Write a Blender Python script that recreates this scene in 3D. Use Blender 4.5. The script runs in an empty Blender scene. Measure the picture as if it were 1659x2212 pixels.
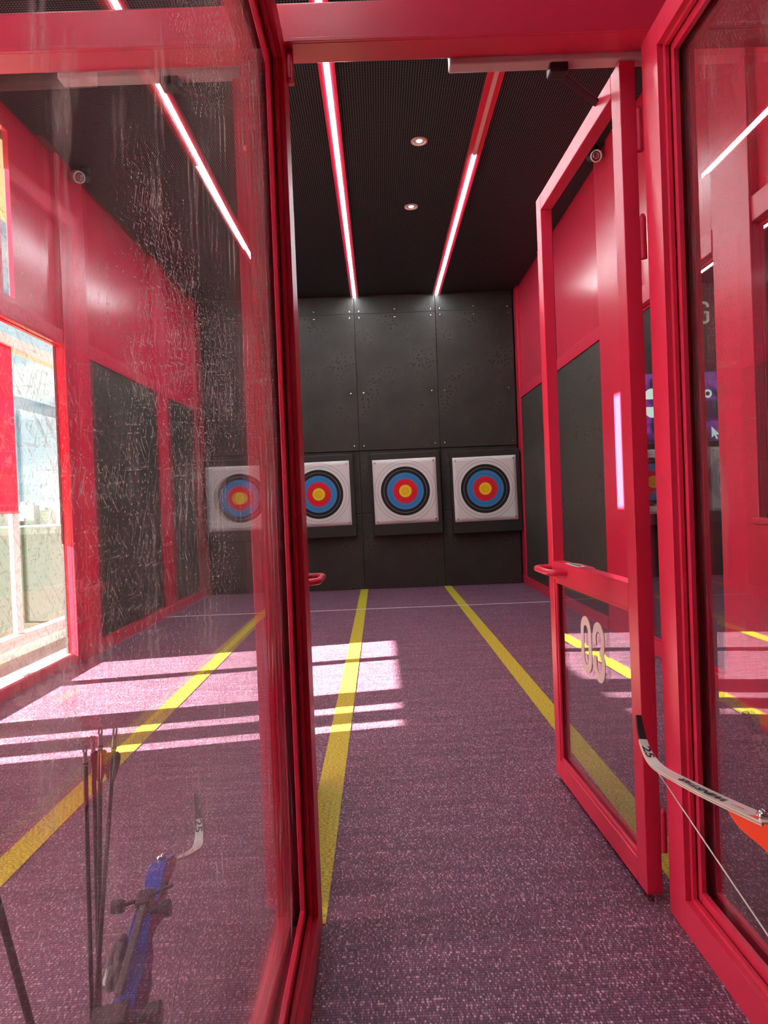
import bpy, bmesh, math, random
from mathutils import Vector, Matrix, Euler
random.seed(7)
S = bpy.context.scene
C = S.collection
PI = math.pi

# ------------------------------------------------------------------ camera
def set_camera():
    f, vx, vy, roll, cz = 1534.0, 819.58, 1085.39, 0.0395, 1.1229
    Yc = Vector(((vx - 829.5) / f, -(vy - 1106) / f, -1)).normalized()
    Zc = Vector((-roll, 1, 0)); Zc = (Zc - Yc * Zc.dot(Yc)).normalized()
    Xc = Yc.cross(Zc)
    M = Matrix((Xc, Yc, Zc)).to_4x4()
    M.translation = (0, 0, cz)
    cam = bpy.data.cameras.new('camera'); o = bpy.data.objects.new('camera', cam); C.objects.link(o)
    o.matrix_world = M
    cam.sensor_fit = 'VERTICAL'; cam.sensor_height = 36; cam.lens = 36 * f / 2212
    cam.clip_start = 0.03; cam.clip_end = 3000
    S.camera = o
set_camera()
S.view_settings.view_transform = 'Standard'; S.view_settings.look = 'None'
S.view_settings.gamma = 1; S.view_settings.use_curve_mapping = False
S.view_settings.exposure = 0.0
S.cycles.use_denoising = True
S.cycles.max_bounces = 12; S.cycles.transparent_max_bounces = 24; S.cycles.diffuse_bounces = 5; S.cycles.glossy_bounces = 6
S.cycles.caustics_reflective = False; S.cycles.caustics_refractive = False
S.cycles.sample_clamp_indirect = 8

SUN = 140.0
SKY = 1.0
STRIP = 80.0
# world: pale summer sky with procedural clouds
w = bpy.data.worlds.new('sky'); S.world = w; w.use_nodes = True
nt = w.node_tree; nt.nodes.clear()
def N(nt, t, **k):
    n = nt.nodes.new(t)
    for a, b in k.items():
        if a.startswith('i_'):
            key = a[2:]
            n.inputs[int(key) if key.isdigit() else key.replace('_', ' ')].default_value = b
        else: setattr(n, a, b)
    return n
def ramp(nt, src, stops):
    r = N(nt, 'ShaderNodeValToRGB'); el = r.color_ramp.elements
    while len(el) < len(stops): el.new(0.5)
    for e, (p, c) in zip(el, stops):
        e.position = p; e.color = (c if len(c) == 4 else (*c, 1))
    nt.links.new(src, r.inputs[0]); return r
tc = N(nt, 'ShaderNodeTexCoord'); sx = N(nt, 'ShaderNodeSeparateXYZ')
nt.links.new(tc.outputs['Generated'], sx.inputs[0])
grad = ramp(nt, sx.outputs['Z'], [(0.0, (.66, .88, .97)), (.16, (.34, .66, .86)), (.6, (.14, .38, .80))])
mp = N(nt, 'ShaderNodeMapping'); mp.inputs['Scale'].default_value = (3, 3, 9)
nt.links.new(tc.outputs['Generated'], mp.inputs[0])
cn = N(nt, 'ShaderNodeTexNoise', i_Scale=1.6, i_Detail=7.0, i_Roughness=.58); nt.links.new(mp.outputs[0], cn.inputs['Vector'])
cl = ramp(nt, cn.outputs['Fac'], [(.46, (0, 0, 0)), (.60, (1, 1, 1))])
mx = N(nt, 'ShaderNodeMix', data_type='RGBA'); mx.inputs['B'].default_value = (1.25, 1.28, 1.3, 1)
nt.links.new(cl.outputs[0], mx.inputs['Factor']); nt.links.new(grad.outputs[0], mx.inputs['A'])
bg = N(nt, 'ShaderNodeBackground', i_Strength=SKY * 1.05); out = N(nt, 'ShaderNodeOutputWorld')
nt.links.new(mx.outputs['Result'], bg.inputs[0]); nt.links.new(bg.outputs[0], out.inputs[0])
# sun: low afternoon sun through the facade on the left
sd = bpy.data.lights.new('sun', 'SUN'); sd.energy = SUN; sd.angle = .009; sd.color = (1, .87, .76)
so = bpy.data.objects.new('sun', sd); C.objects.link(so); so.location = (-12, -2, 6)
so.rotation_euler = Vector((.985 * .9397, .172 * .9397, -.342)).to_track_quat('-Z', 'Y').to_euler()

# ------------------------------------------------------------------ materials
def mat(name, col, rough=.5, metal=0, spec=.5, emit=None, es=0, coat=0):
    m = bpy.data.materials.new(name); m.use_nodes = True
    b = m.node_tree.nodes['Principled BSDF']
    b.inputs['Base Color'].default_value = (*col, 1); b.inputs['Roughness'].default_value = rough
    b.inputs['Metallic'].default_value = metal; b.inputs['Specular IOR Level'].default_value = spec
    b.inputs['Coat Weight'].default_value = coat
    if emit: b.inputs['Emission Color'].default_value = (*emit, 1); b.inputs['Emission Strength'].default_value = es
    return m
def bump(m, scale, dist, strength=1, detail=2, coords='Object', stretch=(1, 1, 1)):
    t = m.node_tree; b = t.nodes['Principled BSDF']
    tc = N(t, 'ShaderNodeTexCoord'); mp = N(t, 'ShaderNodeMapping'); mp.inputs['Scale'].default_value = stretch
    n = N(t, 'ShaderNodeTexNoise', i_Scale=scale, i_Detail=float(detail)); bp = N(t, 'ShaderNodeBump', i_Strength=strength, i_Distance=dist)
    t.links.new(tc.outputs[coords], mp.inputs[0]); t.links.new(mp.outputs[0], n.inputs['Vector'])
    t.links.new(n.outputs['Fac'], bp.inputs['Height']); t.links.new(bp.outputs[0], b.inputs['Normal'])
    return n
def colnoise(m, scale, a, b_, stretch=(1, 1, 1), lo=.35, hi=.65, detail=3, socket='Base Color'):
    t = m.node_tree; b = t.nodes['Principled BSDF']
    tc = N(t, 'ShaderNodeTexCoord'); mp = N(t, 'ShaderNodeMapping'); mp.inputs['Scale'].default_value = stretch
    n = N(t, 'ShaderNodeTexNoise', i_Scale=scale, i_Detail=float(detail))
    t.links.new(tc.outputs['Object'], mp.inputs[0]); t.links.new(mp.outputs[0], n.inputs['Vector'])
    r = ramp(t, n.outputs['Fac'], [(lo, a), (hi, b_)]); t.links.new(r.outputs[0], b.inputs[socket])
    return r

RED = mat('red_paint', (.60, .026, .070), .30, spec=.5); bump(RED, 260, .0006, .25)
RED_PANEL = mat('red_panel', (.58, .028, .066), .22, spec=.5)
PINKSILL = mat('pale_pink_paint', (.84, .48, .50), .35)
ORANGE = mat('orange_enamel', (.85, .06, .02), .3, coat=.4)
BLUE = mat('blue_anodised', (.02, .07, .42), .25, metal=.4)
BLACK = mat('black_plastic', (.012, .012, .012), .45)
DARK = mat('carbon_black', (.015, .010, .013), .35)
STEEL = mat('steel', (.6, .6, .6), .25, metal=1)
LIMB = mat('white_limb_lacquer', (.74, .84, .78), .25, coat=.3)
INK = mat('black_ink', (.01, .01, .01), .5)
INKRED = mat('red_ink', (.5, .03, .04), .5)
WOODCORE = mat('limb_core', (.55, .28, .12), .5)
VANER = mat('red_vane', (.75, .03, .02), .45)
VANEK = mat('black_vane', (.02, .014, .016), .45)
NOCK = mat('clear_nock', (.62, .50, .60), .2)
STRING = mat('white_string', (.75, .72, .68), .6)
STRINGP = mat('plum_string', (.20, .06, .12), .6)
WHITE = mat('white_vinyl', (.86, .87, .85), .45)
PALE = mat('pale_metal', (.62, .52, .52), .35)
YELLOW = mat('yellow_tape', (.50, .45, .015), .6)
def weave(m, sx_, sy_):
    pass
LINEW = mat('white_tape', (.75, .75, .72), .6)
STRIPON = mat('lit_diffuser', (.9, .9, .9), .4, emit=(.84, .97, 1.0), es=STRIP)
STRIPOFF = mat('unlit_diffuser', (.72, .55, .55), .35)
REFL_LAMP = mat('reflected_lamp_glow', (.9, .9, .9), .4, emit=(1, .97, .92), es=14)  # emission standing in for hall lamps mirrored in the glass
REFL_RIM = mat('reflected_lamp_rim', (.60, .60, .56), .35)
BLIND = bpy.data.materials.new('red_blind_fabric'); BLIND.use_nodes = True
t = BLIND.node_tree; t.nodes.clear()
d1 = N(t, 'ShaderNodeBsdfDiffuse'); d1.inputs[0].default_value = (.72, .03, .07, 1)
d2 = N(t, 'ShaderNodeBsdfTranslucent'); d2.inputs[0].default_value = (.75, .09, .13, 1)
mm = N(t, 'ShaderNodeMixShader', i_0=.45); oo = N(t, 'ShaderNodeOutputMaterial')
t.links.new(d1.outputs[0], mm.inputs[1]); t.links.new(d2.outputs[0], mm.inputs[2]); t.links.new(mm.outputs[0], oo.inputs[0])

# carpet: woven vinyl, rows across the lanes with pale flecks
CARPET = mat('purple_woven_carpet', (.16, .06, .12), .55, spec=.35)
t = CARPET.node_tree; b = t.nodes['Principled BSDF']
tc = N(t, 'ShaderNodeTexCoord')
sep = N(t, 'ShaderNodeSeparateXYZ'); t.links.new(tc.outputs['Object'], sep.inputs[0])
def MT(op, a_, b_=None, c_=None):
    n_ = N(t, 'ShaderNodeMath', operation=op)
    for i_, v_ in enumerate((a_, b_, c_)):
        if v_ is None: continue
        if isinstance(v_, (int, float)): n_.inputs[i_].default_value = v_
        else: t.links.new(v_, n_.inputs[i_])
    return n_.outputs[0]
row = MT('MULTIPLY', sep.outputs['Y'], 1 / .0085); idx = MT('FLOOR', row); fy = MT('FRACT', row)
rowp = MT('SINE', MT('MULTIPLY', fy, PI))
cmb = N(t, 'ShaderNodeCombineXYZ'); t.links.new(MT('MULTIPLY', sep.outputs['X'], 190), cmb.inputs[0]); t.links.new(MT('MULTIPLY', idx, 17.31), cmb.inputs[1])
nA = N(t, 'ShaderNodeTexNoise', i_Scale=1.0, i_Detail=1.5); t.links.new(cmb.outputs[0], nA.inputs['Vector'])
mpB = N(t, 'ShaderNodeMapping'); mpB.inputs['Scale'].default_value = (2.2, 22, 1); nB = N(t, 'ShaderNodeTexNoise', i_Scale=1.0, i_Detail=4.0)
t.links.new(tc.outputs['Object'], mpB.inputs[0]); t.links.new(mpB.outputs[0], nB.inputs['Vector'])
rA = ramp(t, nA.outputs['Fac'], [(.30, (.060, .022, .044)), (.48, (.142, .052, .098)), (.57, (.21, .092, .150)), (.68, (.58, .38, .46))])
rR = ramp(t, rowp, [(.10, (.30, .28, .30)), (.60, (1.1, 1.1, 1.1))])
rB = ramp(t, nB.outputs['Fac'], [(.3, (.70, .70, .70)), (.7, (1.25, 1.25, 1.25))])
m0 = N(t, 'ShaderNodeMix', data_type='RGBA', blend_type='MULTIPLY'); m0.inputs['Factor'].default_value = 1
t.links.new(rA.outputs[0], m0.inputs['A']); t.links.new(rR.outputs[0], m0.inputs['B'])
ml = N(t, 'ShaderNodeMix', data_type='RGBA', blend_type='MULTIPLY'); ml.inputs['Factor'].default_value = 1
t.links.new(m0.outputs['Result'], ml.inputs['A']); t.links.new(rB.outputs[0], ml.inputs['B']); t.links.new(ml.outputs['Result'], b.inputs['Base Color'])
bp = N(t, 'ShaderNodeBump', i_Strength=.4, i_Distance=.002); t.links.new(rowp, bp.inputs['Height']); t.links.new(bp.outputs[0], b.inputs['Normal'])
# yellow tape picks up the weave below it
t = YELLOW.node_tree; b = t.nodes['Principled BSDF']; tc = N(t, 'ShaderNodeTexCoord')
mpA = N(t, 'ShaderNodeMapping'); mpA.inputs['Scale'].default_value = (90, 220, 1); nA = N(t, 'ShaderNodeTexNoise', i_Scale=1.0, i_Detail=1.0)
t.links.new(tc.outputs['Object'], mpA.inputs[0]); t.links.new(mpA.outputs[0], nA.inputs['Vector'])
rA = ramp(t, nA.outputs['Fac'], [(.36, (.27, .23, .008)), (.5, (.50, .45, .014)), (.66, (.66, .62, .04))]); t.links.new(rA.outputs[0], b.inputs['Base Color'])

# foam panels
def foam(name, base, hi):
    m = mat(name, base, .55, spec=.35)
    bump(m, 55, .004, .55, 3)
    t = m.node_tree; b = t.nodes['Principled BSDF']; tc = N(t, 'ShaderNodeTexCoord')
    v = N(t, 'ShaderNodeTexVoronoi', i_Scale=26.0); t.links.new(tc.outputs['Object'], v.inputs['Vector'])
    n = N(t, 'ShaderNodeTexNoise', i_Scale=2.2, i_Detail=2.0); t.links.new(tc.outputs['Object'], n.inputs['Vector'])
    sub = N(t, 'ShaderNodeMath', operation='MULTIPLY_ADD'); sub.inputs[1].default_value = .46; sub.inputs[2].default_value = 0
    t.links.new(n.outputs['Fac'], sub.inputs[0])
    lt = N(t, 'ShaderNodeMath', operation='LESS_THAN'); t.links.new(v.outputs['Distance'], lt.inputs[0]); t.links.new(sub.outputs[0], lt.inputs[1])
    big = ramp(t, n.outputs['Fac'], [(.5, (0, 0, 0)), (.62, (1, 1, 1))])
    mu = N(t, 'ShaderNodeMath', operation='MULTIPLY'); t.links.new(lt.outputs[0], mu.inputs[0]); t.links.new(big.outputs[0], mu.inputs[1])
    base_ = ramp(t, n.outputs['Fac'], [(.35, base), (.65, hi)])
    mx = N(t, 'ShaderNodeMix', data_type='RGBA'); mx.inputs['B'].default_value = (.003, .003, .003, 1)
    t.links.new(mu.outputs[0], mx.inputs['Factor']); t.links.new(base_.outputs[0], mx.inputs['A']); t.links.new(mx.outputs['Result'], b.inputs['Base Color'])
    return m
FOAM = foam('black_foam', (.022, .021, .019), (.042, .039, .033))
PAD = foam('charcoal_pad', (.040, .039, .034), (.055, .053, .044))
BACKING = mat('black_backing', (.014, .013, .012), .6); bump(BACKING, 40, .003, .5)

# perforated black ceiling
CEIL = mat('perforated_black_metal', (.015, .015, .016), .5, spec=.15)
t = CEIL.node_tree; b = t.nodes['Principled BSDF']; tc = N(t, 'ShaderNodeTexCoord')
mp = N(t, 'ShaderNodeMapping'); mp.inputs['Scale'].default_value = (1 / .0165, 1 / .0165, 1); t.links.new(tc.outputs['Object'], mp.inputs[0])
fr = N(t, 'ShaderNodeVectorMath', operation='FRACTION'); t.links.new(mp.outputs[0], fr.inputs[0])
sb = N(t, 'ShaderNodeVectorMath', operation='SUBTRACT'); sb.inputs[1].default_value = (.5, .5, 0); t.links.new(fr.outputs[0], sb.inputs[0])
sz = N(t, 'ShaderNodeVectorMath', operation='MULTIPLY'); sz.inputs[1].default_value = (1, 1, 0); t.links.new(sb.outputs[0], sz.inputs[0])
ln = N(t, 'ShaderNodeVectorMath', operation='LENGTH'); t.links.new(sz.outputs[0], ln.inputs[0])
rr = ramp(t, ln.outputs['Value'], [(.22, (.17, .225, .25)), (.30, (.005, .008, .010))]); t.links.new(rr.outputs[0], b.inputs['Base Color'])

# window / partition glass: thin, clear, mirror-like at glancing angles
def glass(name, tint=(.93, .96, .95), dirt=0, ior=1.5):
    m = bpy.data.materials.new(name); m.use_nodes = True; t = m.node_tree; t.nodes.clear()
    ge = N(t, 'ShaderNodeNewGeometry'); mi = N(t, 'ShaderNodeMix', data_type='FLOAT'); mi.inputs['A'].default_value = ior; mi.inputs['B'].default_value = 1 / ior
    t.links.new(ge.outputs['Backfacing'], mi.inputs['Factor'])
    fr = N(t, 'ShaderNodeFresnel'); t.links.new(mi.outputs['Result'], fr.inputs['IOR'])
    tr = N(t, 'ShaderNodeBsdfTransparent'); tr.inputs[0].default_value = (*tint, 1)
    gl = N(t, 'ShaderNodeBsdfGlossy'); gl.inputs['Roughness'].default_value = 0; gl.inputs[0].default_value = (1, 1, 1, 1)
    ms = N(t, 'ShaderNodeMixShader'); oo = N(t, 'ShaderNodeOutputMaterial')
    t.links.new(fr.outputs[0], ms.inputs[0]); t.links.new(tr.outputs[0], ms.inputs[1]); t.links.new(gl.outputs[0], ms.inputs[2])
    last = ms
    if dirt:
        tc = N(t, 'ShaderNodeTexCoord')
        def layer(rot, scale, nscale, lo, hi, amt, detail=3.0, dist=0):
            m0 = N(t, 'ShaderNodeMapping'); m0.inputs['Rotation'].default_value = (rot, 0, 0)
            mp = N(t, 'ShaderNodeMapping'); mp.inputs['Scale'].default_value = scale; t.links.new(m0.outputs[0], mp.inputs[0])
            n = N(t, 'ShaderNodeTexNoise', i_Scale=nscale, i_Detail=detail, i_Distortion=dist)
            t.links.new(tc.outputs['Object'], m0.inputs[0]); t.links.new(mp.outputs[0], n.inputs['Vector'])
            r = ramp(t, n.outputs['Fac'], [(lo, (0, 0, 0)), (hi, (1, 1, 1))])
            mu = N(t, 'ShaderNodeMath', operation='MULTIPLY'); mu.inputs[1].default_value = amt; t.links.new(r.outputs[0], mu.inputs[0]); return mu
        def add(a, b_):
            x = N(t, 'ShaderNodeMath', operation='ADD', use_clamp=True); t.links.new(a.outputs[0], x.inputs[0]); t.links.new(b_.outputs[0], x.inputs[1]); return x
        film = layer(0, (1, 1, 1), 2.0, .30, .75, .05)
        smear = layer(.1, (1, 8, 1.4), 3.0, .60, .74, .45, 4.0)
        sc1 = layer(.45, (1, 330, 26), 1.0, .645, .69, .46, 1.0, .6)
        sc2 = layer(-.75, (1, 350, 30), 1.0, .65, .695, .44, 1.0, .6)
        sc3 = layer(1.5, (1, 360, 32), 1.0, .66, .705, .42, 1.0, .6)
        speck = layer(0, (1, 1, 1), 230, .70, .75, .45, 0.0)
        mask = layer(0, (1, 1, 1), 1.6, .36, .56, 1.0, 2.0)
        tot = add(add(sc1, sc2), add(sc3, speck))
        sp_ = N(t, 'ShaderNodeSeparateXYZ'); t.links.new(tc.outputs['Object'], sp_.inputs[0])
        mr = N(t, 'ShaderNodeMapRange'); mr.inputs[1].default_value = .65; mr.inputs[2].default_value = 1.35; mr.inputs[3].default_value = .12; mr.inputs[4].default_value = 1; t.links.new(sp_.outputs['Z'], mr.inputs[0])
        mz = N(t, 'ShaderNodeMath', operation='MULTIPLY'); t.links.new(tot.outputs[0], mz.inputs[0]); t.links.new(mr.outputs[0], mz.inputs[1]); tot = mz
        mm = N(t, 'ShaderNodeMath', operation='MULTIPLY'); t.links.new(tot.outputs[0], mm.inputs[0]); t.links.new(mask.outputs[0], mm.inputs[1])
        tot = add(add(mm, smear), film)
        sc = N(t, 'ShaderNodeMath', operation='MULTIPLY'); sc.inputs[1].default_value = dirt; t.links.new(tot.outputs[0], sc.inputs[0])
        df = N(t, 'ShaderNodeBsdfDiffuse'); df.inputs[0].default_value = (.8, .84, .84, 1)
        tl = N(t, 'ShaderNodeBsdfTranslucent'); tl.inputs[0].default_value = (.8, .84, .84, 1)
        md = N(t, 'ShaderNodeMixShader', i_0=.5); t.links.new(df.outputs[0], md.inputs[1]); t.links.new(tl.outputs[0], md.inputs[2])
        m2 = N(t, 'ShaderNodeMixShader'); t.links.new(sc.outputs[0], m2.inputs[0]); t.links.new(ms.outputs[0], m2.inputs[1]); t.links.new(md.outputs[0], m2.inputs[2]); last = m2
    t.links.new(last.outputs[0], oo.inputs[0]); return m
GLASS = glass('clear_glass')
GLASSD = glass('scratched_glass', (.92, .94, .95), .85)
GLASSM = glass('scuffed_glass', (.93, .95, .95), .35)

# archery face: concentric rings from the object's own origin
def target_mat():
    m = mat('paper_target_face', (.75, .74, .72), .6, spec=.2); t = m.node_tree; b = t.nodes['Principled BSDF']
    tc = N(t, 'ShaderNodeTexCoord'); sz = N(t, 'ShaderNodeVectorMath', operation='MULTIPLY'); sz.inputs[1].default_value = (1, 0, 1)
    t.links.new(tc.outputs['Object'], sz.inputs[0]); ln = N(t, 'ShaderNodeVectorMath', operation='LENGTH'); t.links.new(sz.outputs[0], ln.inputs[0])
    k = N(t, 'ShaderNodeMath', operation='MULTIPLY'); k.inputs[1].default_value = 1 / .394; t.links.new(ln.outputs['Value'], k.inputs[0])
    wht = (.66, .69, .68)
    r = ramp(t, k.outputs[0], [(0, (.86, .62, .02)), (.2, (.70, .02, .04)), (.4, (.045, .23, .52)), (.6, (.018, .017, .018)), (.8, wht)]); r.color_ramp.interpolation = 'CONSTANT'
    # thin scoring lines
    cur = None
    for rad, w_ in ((.1, .004), (.05, .003), (.3, .004), (.5, .004), (.7, .004), (.9, .005), (1.0, .005)):
        s = N(t, 'ShaderNodeMath', operation='SUBTRACT'); s.inputs[1].default_value = rad; t.links.new(k.outputs[0], s.inputs[0])
        a = N(t, 'ShaderNodeMath', operation='ABSOLUTE'); t.links.new(s.outputs[0], a.inputs[0])
        l = N(t, 'ShaderNodeMath', operation='LESS_THAN'); l.inputs[1].default_value = w_; t.links.new(a.outputs[0], l.inputs[0])
        if cur is None: cur = l
        else:
            x = N(t, 'ShaderNodeMath', operation='MAXIMUM'); t.links.new(cur.outputs[0], x.inputs[0]); t.links.new(l.outputs[0], x.inputs[1]); cur = x
    lc = ramp(t, k.outputs[0], [(0, (.25, .16, .01)), (.2, (.25, .02, .02)), (.4, (.02, .08, .2)), (.6, (.4, .4, .4)), (.8, (.22, .21, .20))]); lc.color_ramp.interpolation = 'CONSTANT'
    mx = N(t, 'ShaderNodeMix', data_type='RGBA'); t.links.new(cur.outputs[0], mx.inputs['Factor']); t.links.new(r.outputs[0], mx.inputs['A']); t.links.new(lc.outputs[0], mx.inputs['B'])
    # arrow holes
    v = N(t, 'ShaderNodeTexVoronoi', i_Scale=24.0); t.links.new(tc.outputs['Object'], v.inputs['Vector'])
    sp = N(t, 'ShaderNodeSeparateColor'); t.links.new(v.outputs['Color'], sp.inputs[0])
    g = N(t, 'ShaderNodeMath', operation='GREATER_THAN'); g.inputs[1].default_value = .72; t.links.new(sp.outputs[0], g.inputs[0])
    l = N(t, 'ShaderNodeMath', operation='LESS_THAN'); l.inputs[1].default_value = .075; t.links.new(v.outputs['Distance'], l.inputs[0])
    mu = N(t, 'ShaderNodeMath', operation='MULTIPLY'); t.links.new(g.outputs[0], mu.inputs[0]); t.links.new(l.outputs[0], mu.inputs[1])
    m2 = N(t, 'ShaderNodeMix', data_type='RGBA'); m2.inputs['B'].default_value = (.02, .02, .02, 1)
    t.links.new(mu.outputs[0], m2.inputs['Factor']); t.links.new(mx.outputs['Result'], m2.inputs['A']); t.links.new(m2.outputs['Result'], b.inputs['Base Color'])
    return m
FACE = target_mat()

# ------------------------------------------------------------------ mesh helpers
class MB:
    def __init__(s): s.v = []; s.f = []; s.smooth = []
    def add(s, vs, fs, smooth=False):
        o = len(s.v); s.v += [tuple(x) for x in vs]; s.f += [tuple(i + o for i in f) for f in fs]; s.smooth += [smooth] * len(fs); return s
    def box(s, x0, x1, y0, y1, z0, z1, M=None):
        vs = [Vector((x, y, z)) for z in (z0, z1) for y in (y0, y1) for x in (x0, x1)]
        if M: vs = [M @ q for q in vs]
        return s.add(vs, [(0, 2, 3, 1), (4, 5, 7, 6), (0, 1, 5, 4), (2, 6, 7, 3), (0, 4, 6, 2), (1, 3, 7, 5)])
    def tube(s, pts, r, n=12, caps=True):
        pts = [Vector(p) for p in pts]; rs = r if isinstance(r, (list, tuple)) else [r] * len(pts)
        T = []
        for i in range(len(pts)):
            a = pts[max(i - 1, 0)]; b_ = pts[min(i + 1, len(pts) - 1)]; T.append((b_ - a).normalized())
        up = Vector((0, 0, 1)) if abs(T[0].z) < .9 else Vector((1, 0, 0))
        u = T[0].cross(up).normalized(); vs = []
        for i, p in enumerate(pts):
            u = (u - T[i] * u.dot(T[i])).normalized(); w_ = T[i].cross(u)
            vs += [p + (u * math.cos(2 * PI * k / n) + w_ * math.sin(2 * PI * k / n)) * rs[i] for k in range(n)]
        fs = [(i * n + k, i * n + (k + 1) % n, (i + 1) * n + (k + 1) % n, (i + 1) * n + k) for i in range(len(pts) - 1) for k in range(n)]
        s.add(vs, fs, True)
        if caps:
            o = len(s.v); s.add(vs[:n], [tuple(reversed(range(n)))]); s.add(vs[-n:], [tuple(range(n))])
        return s
    def lathe(s, c, axis, prof, n=24):
        c = Vector(c); a = Vector(axis).normalized(); u = a.orthogonal().normalized(); w_ = a.cross(u); vs = []
        for (h, r) in prof: vs += [c + a * h + (u * math.cos(2 * PI * k / n) + w_ * math.sin(2 * PI * k / n)) * r for k in range(n)]
        fs = [(i * n + k, i * n + (k + 1) % n, (i + 1) * n + (k + 1) % n, (i + 1) * n + k) for i in range(len(prof) - 1) for k in range(n)]
        s.add(vs, fs, True); return s
    def prism(s, poly, d0, d1, conv):
        # poly: 2-D outline, extruded between d0 and d1; conv(a, b, d) gives the 3-D point
        n = len(poly); vs = [conv(a, b_, d0) for a, b_ in poly] + [conv(a, b_, d1) for a, b_ in poly]
        fs = [tuple(range(n))[::-1], tuple(range(n, 2 * n))] + [(i, (i + 1) % n, n + (i + 1) % n, n + i) for i in range(n)]
        return s.add(vs, fs)
    def build(s, name, m, parent=None, bevel=0, recalc=True, M=None):
        me = bpy.data.meshes.new(name); me.from_pydata([tuple(x) for x in s.v], [], s.f); me.update()
        for p, sm in zip(me.polygons, s.smooth): p.use_smooth = sm
        if recalc:
            b_ = bmesh.new(); b_.from_mesh(me); bmesh.ops.recalc_face_normals(b_, faces=b_.faces); b_.to_mesh(me); b_.free()
        me.materials.append(m)
        o = bpy.data.objects.new(name, me); C.objects.link(o)
        if parent: o.parent = parent
        if M is not None: o.matrix_local = M
        if bevel:
            bv = o.modifiers.new('bevel', 'BEVEL'); bv.width = bevel; bv.segments = 2; bv.limit_method = 'ANGLE'
        return o
def bx(name, m, parent, *b, bevel=0): return MB().box(*b).build(name, m, parent, bevel)
def tag(o, label=None, cat=None, group=None, kind=None):
    for k, v_ in (('label', label), ('category', cat), ('group', group), ('kind', kind)):
        if v_: o[k] = v_
    return o
def empty(name, loc=(0, 0, 0), rz=0):
    o = bpy.data.objects.new(name, None); C.objects.link(o); o.location = loc; o.rotation_euler = (0, 0, rz); o.empty_display_size = .1; return o
def st(o): o['kind'] = 'structure'; return o
def copy_tree(o, parent=None):
    c = o.copy(); C.objects.link(c)
    if parent: c.parent = parent
    for ch in list(o.children): copy_tree(ch, c)
    return c
def text_mesh(txt, size=1.0):
    cu = bpy.data.curves.new('lettering', 'FONT'); cu.body = txt; cu.size = size; cu.offset = .018; cu.fill_mode = 'FRONT'; cu.resolution_u = 4
    o = bpy.data.objects.new('lettering', cu); C.objects.link(o)
    dg = bpy.context.evaluated_depsgraph_get(); me = bpy.data.meshes.new_from_object(o.evaluated_get(dg))
    bpy.data.objects.remove(o); vs = [v_.co.copy() for v_ in me.vertices]; fs = [tuple(p.vertices) for p in me.polygons]
    bpy.data.meshes.remove(me); return vs, fs
def stroke(pts, w_):
    # flat ribbon outline of constant width along a 2-D polyline -> quads
    vs = []; n = len(pts)
    for i, p in enumerate(pts):
        a = Vector(pts[max(i - 1, 0)]); b_ = Vector(pts[min(i + 1, n - 1)])
        if pts[0] == pts[-1]:
            if i == 0 or i == n - 1: a = Vector(pts[-2]); b_ = Vector(pts[1])
        d = (b_ - a).normalized(); nn = Vector((-d.y, d.x)) * w_ / 2; p = Vector(p); vs += [p + nn, p - nn]
    return vs, [(2 * i, 2 * i + 1, 2 * i + 3, 2 * i + 2) for i in range(n - 1)]

# ------------------------------------------------------------------ the room
LW, RW, BACK, CZ = -2.35, 1.88, 9.30, 3.82
BND = [-1.278, -.218, .842]
st(bx('floor', CARPET, None, LW - .0, 6.5, -4.5, BACK + .15, -.1, 0))
st(bx('ceiling', CEIL, None, LW - .15, 6.5, -4.5, BACK + .15, CZ, CZ + .1))
BLACKWALL = mat('black_wall', (.016, .016, .016), .6)
st(bx('wall_back', BLACKWALL, None, LW - .15, 6.5, BACK, BACK + .15, 0, CZ))
GREYWALL = mat('grey_plaster', (.10, .085, .09), .7); bump(GREYWALL, 30, .002, .4)
st(bx('wall_rear', GREYWALL, None, LW - .9, 6.5, -4.65, -4.5, 0, CZ))
st(bx('wall_far_right', BLACKWALL, None, 6.5, 6.6, -4.5, BACK + .15, 0, CZ))
# left wall: solid but for two tall openings and one narrow clerestory slit
m = MB()
m.box(LW - .03, LW, 5.35, BACK, 0, CZ)
m.box(LW - .03, LW, 4.72, 5.35, 2.49, CZ)
m.box(LW - .03, LW, 3.12, 4.58, 2.49, CZ)
m.box(LW - .03, LW, 4.58, 4.72, 3.66, CZ)
m.box(LW - .03, LW, 4.58, 4.72, 2.49, 2.56)
m.box(LW - .03, LW, 3.12, 5.35, 2.38, 2.49)
m.box(LW - .03, LW, 1.70, 3.12, 0, CZ)
m.box(LW - .03, LW, .75, 1.70, 2.49, CZ); m.box(LW - .03, LW, .75, 1.70, 0, .08); m.box(LW - .03, LW, -4.5, .75, 0, CZ)  # hall opening added out of view so the white blind lights the booths
st(m.build('wall_left', RED_PANEL))
# right wall: tall openings to the neighbouring range
m = MB()
m.box(RW, RW + .02, 5.06, BACK, 0, CZ)
m.box(RW, RW + .02, 2.0, 5.06, 2.40, CZ)
m.box(RW, RW + .02, 3.44, 3.81, 0, 2.40)
m.box(RW, RW + .02, -4.5, 2.0, 0, CZ)
st(m.build('wall_right', RED_PANEL))
ti = [0]
def trim(m, mb=None, *b, bevel=.003):
    ti[0] += 1
    o = (mb or MB().box(*b)).build('trim_%d' % ti[0], m, None, bevel); return st(o)
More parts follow.
